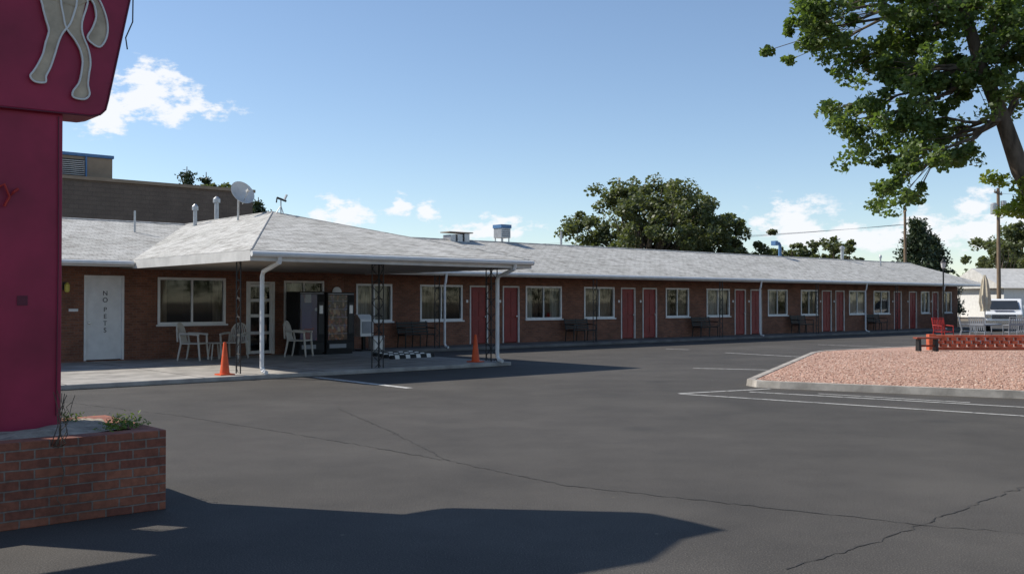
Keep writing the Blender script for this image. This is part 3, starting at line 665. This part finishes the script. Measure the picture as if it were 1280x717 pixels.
def pickup(name,loc,rz):
    e=empty(name,loc,rz); m=MB()
    prof=[(-2.7,.45),(-2.7,.95),(-2.55,1.08),(-1.35,1.18),(-.75,1.72),(-.55,1.8),(.75,1.8),(.95,1.7),(1.1,1.2),(2.75,1.18),(2.8,.5)]
    m.prism([(-.94,y,z) for y,z in prof],(1.88,0,0),'carwhite'); m.done('body',e,.07,fix=True)
    m=MB(); m.add([(-.80,-1.40,1.22),(.80,-1.40,1.22),(.70,-.86,1.70),(-.70,-.86,1.70)],[(0,1,2,3)],'carglass')
    m.v=[(x,y-.03,z) for x,y,z in m.v]
    for x in (-.945,.945): m.add([(x,-1.15,1.22),(x,.9,1.22),(x,.75,1.68),(x,-.75,1.68)],[(0,1,2,3)],'carglass')
    m.box(-.6,.6,-2.73,-2.69,.68,.92,'iron')
    for i in range(4): m.box(-.58,.58,-2.745,-2.731,.70+i*.06,.72+i*.06,'chrome')
    for x in (-.78,.78): m.box(x-.14,x+.14,-2.73,-2.65,.72,.92,'chrome')
    m.box(-.95,.95,-2.82,-2.7,.42,.6,'chrome'); m.box(-.5,.5,-2.60,-2.0,1.142,1.155,'carblue')
    for x in (-.95,.95): m.box(x-.01,x+.01,-2.2,2.3,.8,.95,'carblue')
    for x in (-1.1,1.1): m.box(x-.1,x+.1,-1.1,-1.0,1.2,1.42,'carwhite')
    m.done('trim_and_glass',e,.01)
    for i,(x,y) in enumerate([(-.82,-1.75),(.82,-1.75),(-.82,1.75),(.82,1.75)]):
        w=MB(); w.lathe([(.001,-.12),(.2,-.12),(.22,-.1),(.36,-.12),(.38,-.08),(.38,.08),(.36,.12),(.22,.1),(.2,.12),(.001,.12)],'rubber',(x,y,.38),24,(1,0,0)); w.done('wheel_%d'%(i+1),e,smooth=True)
    return e
pickup('pickup_truck',(28.5,58.0,0.02),-.45)
hs=empty('white_house',(57,108,0),.25); m=MB(); m.box(-8,8,-4,4,0,3.2,'white'); m.box(-3,-1.5,-4.03,-4.001,1,2.4,'dark'); m.box(2,3.5,-4.03,-4.001,1,2.4,'dark'); m.done('walls',hs)
m=MB(); m.prism([(-8.6,-4.7,3.05),(-8.6,0,5.2),(-8.6,4.7,3.05)],(17.2,0,0),'fascia'); m.done('roof',hs)

def upole(loc,h,name='utility_pole',tr=True,arm=.0):
    m=MB(); m.tube([(0,0,0),(0,0,h)],[.17,.11],'wood',10)
    m.obox((-1.1*math.cos(arm),-1.1*math.sin(arm),h-.4),(1.1*math.cos(arm),1.1*math.sin(arm),h-.4),.1,.12,'wood')
    for t in (-1,-.4,.4,1): m.lathe([(.03,0),(.05,.05),(.03,.14),(.001,.15)],'rubber',(t*math.cos(arm),t*math.sin(arm),h-.33),8)
    if tr: m.lathe([(.001,0),(.24,0),(.25,.05),(.25,.75),(.15,.85),(.001,.86)],'metal',(-.38,-.1,h-2.0),14); m.lathe([(.001,0),(.2,0),(.21,.5),(.001,.55)],'metal',(.36,-.1,h-1.5),14)
    o=m.done(name); o.location=loc; return o
upole((35.4,90,0),10.2,tr=False,arm=1.3); upole((37.0,76,0),10.3,arm=.9)
m=MB()
def wire(a,b,sag,r=.02):
    a=Vector(a);b=Vector(b); m.tube([a.lerp(b,t/16)+Vector((0,0,-sag*4*(t/16)*(1-t/16))) for t in range(17)],r,'grey',4)
for k in range(3): wire((35.4+(k-1)*.4,90,8.6),(-40,86+k*.8,6.2+.5*k),1.2,.011)
wire((37,76,9.9),(80,70,10),1.0,.012); wire((37,76,9.0),(80,72,9),1.0,.012)
m.done('power_lines')

# ------------------------------------------------------------ trees
def limb(mb,p,q_,r0,r1,j=.08,n=6):
    p=Vector(p);q_=Vector(q_);P=[];R=[];L=(q_-p).length
    for i in range(n+1):
        t=i/n; o=Vector((random.uniform(-1,1),random.uniform(-1,1),random.uniform(-.6,.6)))*j*L*(0 if i in(0,n) else 1)
        P.append(p.lerp(q_,t)+o); R.append(r0+(r1-r0)*t)
    mb.tube(P,R,'bark',6); return P
def clump_points(c,r,n,sq=.75):
    p=RNG.normal(size=(n,3)); p/=np.linalg.norm(p,axis=1)[:,None]; p*=(RNG.uniform(0,1,n)**.45)[:,None]*r; p[:,2]*=sq
    p*=RNG.uniform(.8,1.25,(1,3)); return p+np.array(c)
ct=empty('cottonwood_tree')
tk=MB(); tk.tube([(10.35,16.9,-.1),(10.2,16.85,.3),(9.9,16.8,1.4),(9.35,16.6,2.4),(8.75,16.4,3.15),(8.3,16.3,3.8),(7.95,16.15,4.6),(7.5,16,5.5),(7.2,15.9,6.4),(7.0,15.8,8.2)],[.5,.4,.34,.28,.19,.145,.12,.10,.08,.05],'bark',12)
tk.tube([(9.9,16.8,1.4),(10.2,17,3),(10.5,17.2,5),(10.7,17.3,8)],[.3,.26,.2,.08],'bark',10)
cl=[(4.55,6.25),(4.75,6.0),(4.95,6.5),(5.15,5.95),(5.3,6.3),(5.8,6.15),(5.7,5.6),(6.15,5.75),(6.65,5.85),(6.0,5.1),(5.7,4.85),(5.65,4.4),(5.95,4.25),(6.15,3.7),(6.3,3.5),(6.35,4.5),(6.5,3.95),(6.95,4.2),(7.0,4.95),(7.3,5.5),(7.65,6.0),(8.15,5.6),(7.2,4.5),(8.1,6.3),(7.2,6.3),(6.6,6.5),(6.1,6.8),(5.6,7.0),(6.6,5.15),(8.7,5.2),(8.9,5.9),(6.25,5.35),(7.7,5.4),(6.9,5.5),(7.6,6.5),(6.45,6.2),(8.4,6.0),(7.3,5.0),(6.8,4.6),(8.2,5.1)]
pts=[];cen=[]
for (x,z) in cl: cen.append((x,16+random.uniform(-.7,.9),z))
for i in range(38):
    x=random.uniform(5.6,14.5); z=random.uniform(6.9,10.2); y=random.uniform(13.6,19.5); cen.append((x,y,z))
for i in range(20):
    x=random.uniform(9.9,14.5); z=random.uniform(4.2,7); y=random.uniform(14,19.5); cen.append((x,y,z))
main=[Vector(v) for v in [(8.3,16.3,3.8),(7.95,16.15,4.6),(7.5,16,5.5),(7.2,15.9,6.4),(7.0,15.8,8.0),(10.5,17.2,5),(10.7,17.3,8)]]
for c in cen:
    cv=Vector(c); b=min(main,key=lambda v:(v-cv).length+ (2 if v.z>cv.z+1.5 else 0)); P=limb(tk,b,cv,.04,.010,.07,6)
    big=c[2]>6.9 or c[0]>9.5
    for k in range(9 if not big else 5):
        r=random.uniform(.10,.27)*(2.1 if big else 1); o=np.array([random.gauss(0,.27),random.gauss(0,.38),random.gauss(0,.21)])*(1.6 if big else 1)
        pts.append(clump_points(np.array(c)+o,r,int(90 if not big else 100)))
        tk.tube([P[4],Vector(np.array(c)+o)],.006,'bark',4,False)
tk.done('trunk_and_limbs',ct,smooth=True)
leaves_np(np.concatenate(pts),.088,'foliage','leaf',ct,.2,.75)
pts=[clump_points((8.25+random.uniform(-.1,.9),16.6+random.uniform(-.6,.6),random.uniform(2.95,3.85)),.2,100) for _ in range(20)]
leaves_np(np.concatenate(pts),.08,'foliage_low','leafy',ct,.2,.75)

def broad(name,base,h,w,nc,leaf,n,seed,mat='leafd',zb=.25,dp=None):
    random.seed(seed); e=empty(name,base); tk=MB(); th=h*zb
    tk.tube([(0,0,-.1),(.1,0,th*.6),(0,.1,th*1.3)],[h*.035,h*.028,h*.022],'bark',8); pts=[]
    dp=dp or w
    for i in range(nc):
        a=random.uniform(0,6.28); v=random.uniform(-.75,1); rr=math.sqrt(max(0,1-v*v*.92))*random.uniform(.55,1.0)
        hz=th+(h-th)*(.47+.45*v); c=Vector((math.cos(a)*rr*w*.44,math.sin(a)*rr*dp*.44,hz))
        limb(tk,(0,.1,th*1.2),c,h*.012,h*.003,.05,4); r=w*random.uniform(.06,.12)
        for k in range(4):
            o=np.array([random.gauss(0,1),random.gauss(0,1),random.gauss(0,.7)])*r*.85
            pts.append(clump_points(np.array(c)+o,r*random.uniform(.35,.95),int(n*.75)))
    tk.done('trunk_and_limbs',e); leaves_np(np.concatenate(pts),leaf,'foliage',mat,e,.4,.8)
broad('elm_tree',(11.3,82,0),11.5,13,76,.30,170,11)
broad('elm_tree',(17.0,83,0),8.6,8,40,.30,140,12)
broad('elm_tree',(36,112,0),8.6,10,30,.42,90,13)
broad('elm_tree',(31,112,0),8.0,8,22,.42,80,14)
broad('elm_tree',(60,118,0),10.8,12,34,.45,100,15)
broad('elm_tree',(54,110,0),8.2,7,22,.42,90,16)
broad('elm_tree',(66,105,0),9.5,10,28,.42,90,17)
broad('elm_tree',(-22,75,0),10.6,6,24,.3,100,21)
def conifer(name,base,h,w,seed,n=9000,leaf=.28):
    random.seed(seed); e=empty(name,base); tk=MB(); tk.tube([(0,0,-.1),(0,0,h)],[h*.025,.03],'bark',8); pts=[]
    L=26
    for i in range(L):
        t=i/L; z=h*(.12+.86*t); R=w/2*(1-t)**.75*random.uniform(.75,1.1)+.15; nb=max(4,int(9*(1-t)))
        for k in range(nb):
            a=random.uniform(0,6.28); rr=R*random.uniform(.7,1.1); p=Vector((math.cos(a)*rr,math.sin(a)*rr,z-.12*rr))
            tk.tube([(0,0,z),p],[.04,.01],'bark',4,False)
            m_=int(n/(L*6)); tt=RNG.uniform(.15,1,m_); pp=np.array([0,0,z])+(np.array(p)-np.array([0,0,z]))*tt[:,None]+RNG.normal(size=(m_,3))*[.22,.22,.14]*(w/5); pts.append(pp)
    tk.done('trunk_and_limbs',e); leaves_np(np.concatenate(pts),leaf,'foliage','needle',e,.2,.45)
conifer('spruce_tree',(41,101,0),10.2,7.5,31,12000,.42); conifer('spruce_tree',(43.5,103,0),8.6,6.5,35,9000,.42)
conifer('spruce_tree',(-25.4,78,0),12.2,5.0,32,7000,.3); conifer('spruce_tree',(-24.2,79,0),11.9,4.0,33,6000,.3); conifer('spruce_tree',(-19.3,76,0),9.6,4.0,34,6000,.3)
P=[];
for i in range(100):
    x=-30+i*2.1; P.append(clump_points((x,170+random.uniform(-8,8),random.uniform(1.5,4.5)),random.uniform(2,3.6),130,.9))
for i in range(100):  # unseen tree row behind the camera, added for the window glass to reflect
    x=-90+i*2; P.append(clump_points((x,-60+random.uniform(-6,6),random.uniform(1.5,6)),random.uniform(2.2,3.6),100,.9))
for i in range(50):
    y=-50+i*4; P.append(clump_points((125+random.uniform(-6,6),y,random.uniform(1.5,5)),random.uniform(2.2,3.6),100,.9))
leaves_np(np.concatenate(P),.8,'distant_trees','leafd',None,.3,.8)

# ------------------------------------------------------------ sky + sun
sv=Vector((-.995,.26,1.0)); el=math.atan2(sv.z,math.hypot(sv.x,sv.y)); az=math.atan2(sv.x,sv.y)
wd_=bpy.data.worlds.new('World'); scn.world=wd_; wd_.use_nodes=True; nt=wd_.node_tree; bg=nt.nodes['Background']
sky=N(nt,'ShaderNodeTexSky',sky_type='NISHITA'); sky.sun_disc=False; sky.sun_elevation=el; sky.sun_rotation=az%(2*math.pi); sky.air_density=1.0; sky.dust_density=.4; sky.ozone_density=1.8; sky.altitude=900
tc=N(nt,'ShaderNodeTexCoord'); sp=N(nt,'ShaderNodeSeparateXYZ'); nt.links.new(tc.outputs['Generated'],sp.inputs[0])
def MT(op,a,b=None,c=None):
    n=N(nt,'ShaderNodeMath',operation=op)
    for i,v in enumerate((a,b,c)):
        if v is None: continue
        if isinstance(v,(int,float)): n.inputs[i].default_value=v
        else: nt.links.new(v,n.inputs[i])
    return n.outputs[0]
azn=MT('ARCTAN2',sp.outputs[0],sp.outputs[1]); eln=MT('ARCSINE',sp.outputs[2])
av=N(nt,'ShaderNodeCombineXYZ'); nt.links.new(azn,av.inputs[0]); nt.links.new(eln,av.inputs[1])
clouds=[(-.350,.184,.072,.022),(-.345,.210,.034,.016),(-.39,.165,.03,.012),(-.170,.086,.038,.017),(-.113,.0955,.018,.012),(-.084,.0885,.016,.012),(-.020,.073,.05,.015),
(.273,.076,.042,.027),(.335,.060,.065,.018),(.431,.088,.024,.017),(.43,.066,.07,.022),(.9,.12,.15,.05),(-1.2,.15,.2,.05),(2.6,.12,.4,.05)]
acc=None
for (a,e_,ra,re) in clouds:
    v=N(nt,'ShaderNodeVectorMath',operation='MULTIPLY_ADD'); nt.links.new(av.outputs[0],v.inputs[0]); v.inputs[1].default_value=(1/ra,1/re,0); v.inputs[2].default_value=(-a/ra,-e_/re,0)
    l=N(nt,'ShaderNodeVectorMath',operation='LENGTH'); nt.links.new(v.outputs[0],l.inputs[0]); d=l.outputs['Value']
    acc=d if acc is None else MT('MINIMUM',acc,d)
acc=MT('SUBTRACT',1.0,acc)
cv=N(nt,'ShaderNodeCombineXYZ'); nt.links.new(azn,cv.inputs[0]); nt.links.new(MT('MULTIPLY',eln,1.9),cv.inputs[1])
nz=noise(nt,cv.outputs[0],30,7,.62)
val=MT('ADD',acc,MT('MULTIPLY',MT('SUBTRACT',nz,.5),4.2))
mr=N(nt,'ShaderNodeMapRange',interpolation_type='SMOOTHSTEP'); mr.inputs['From Min'].default_value=.0; mr.inputs['From Max'].default_value=.65; nt.links.new(val,mr.inputs['Value'])
acl=N(nt,'ShaderNodeMapRange'); acl.inputs['From Min'].default_value=-.7; acl.inputs['From Max'].default_value=.1; nt.links.new(acc,acl.inputs['Value'])
mask=MT('MULTIPLY',MT('MULTIPLY',mr.outputs[0],acl.outputs[0]),.95)
c=mixc(nt,sky.outputs[0],(6.6,6.75,7.0),mask)
nt.links.new(c,bg.inputs['Color']); bg.inputs['Strength'].default_value=.145
su=bpy.data.lights.new('sun','SUN'); su.energy=5.0; su.angle=math.radians(.5); su.color=(1,.94,.84)
so=bpy.data.objects.new('sun',su); col.objects.link(so); so.rotation_euler=(-sv).to_track_quat('-Z','Y').to_euler(); so.location=(-30,10,40)

cam=bpy.data.cameras.new('camera'); co=bpy.data.objects.new('camera',cam); col.objects.link(co); co.location=(0,0,1.65)
co.rotation_euler=(math.radians(90+.848),0,0); cam.sensor_width=36; cam.lens=35.16; cam.clip_end=6000; cam.clip_start=.05
scn.camera=co
scn.view_settings.view_transform='Standard'; scn.view_settings.look='None'; scn.view_settings.exposure=0
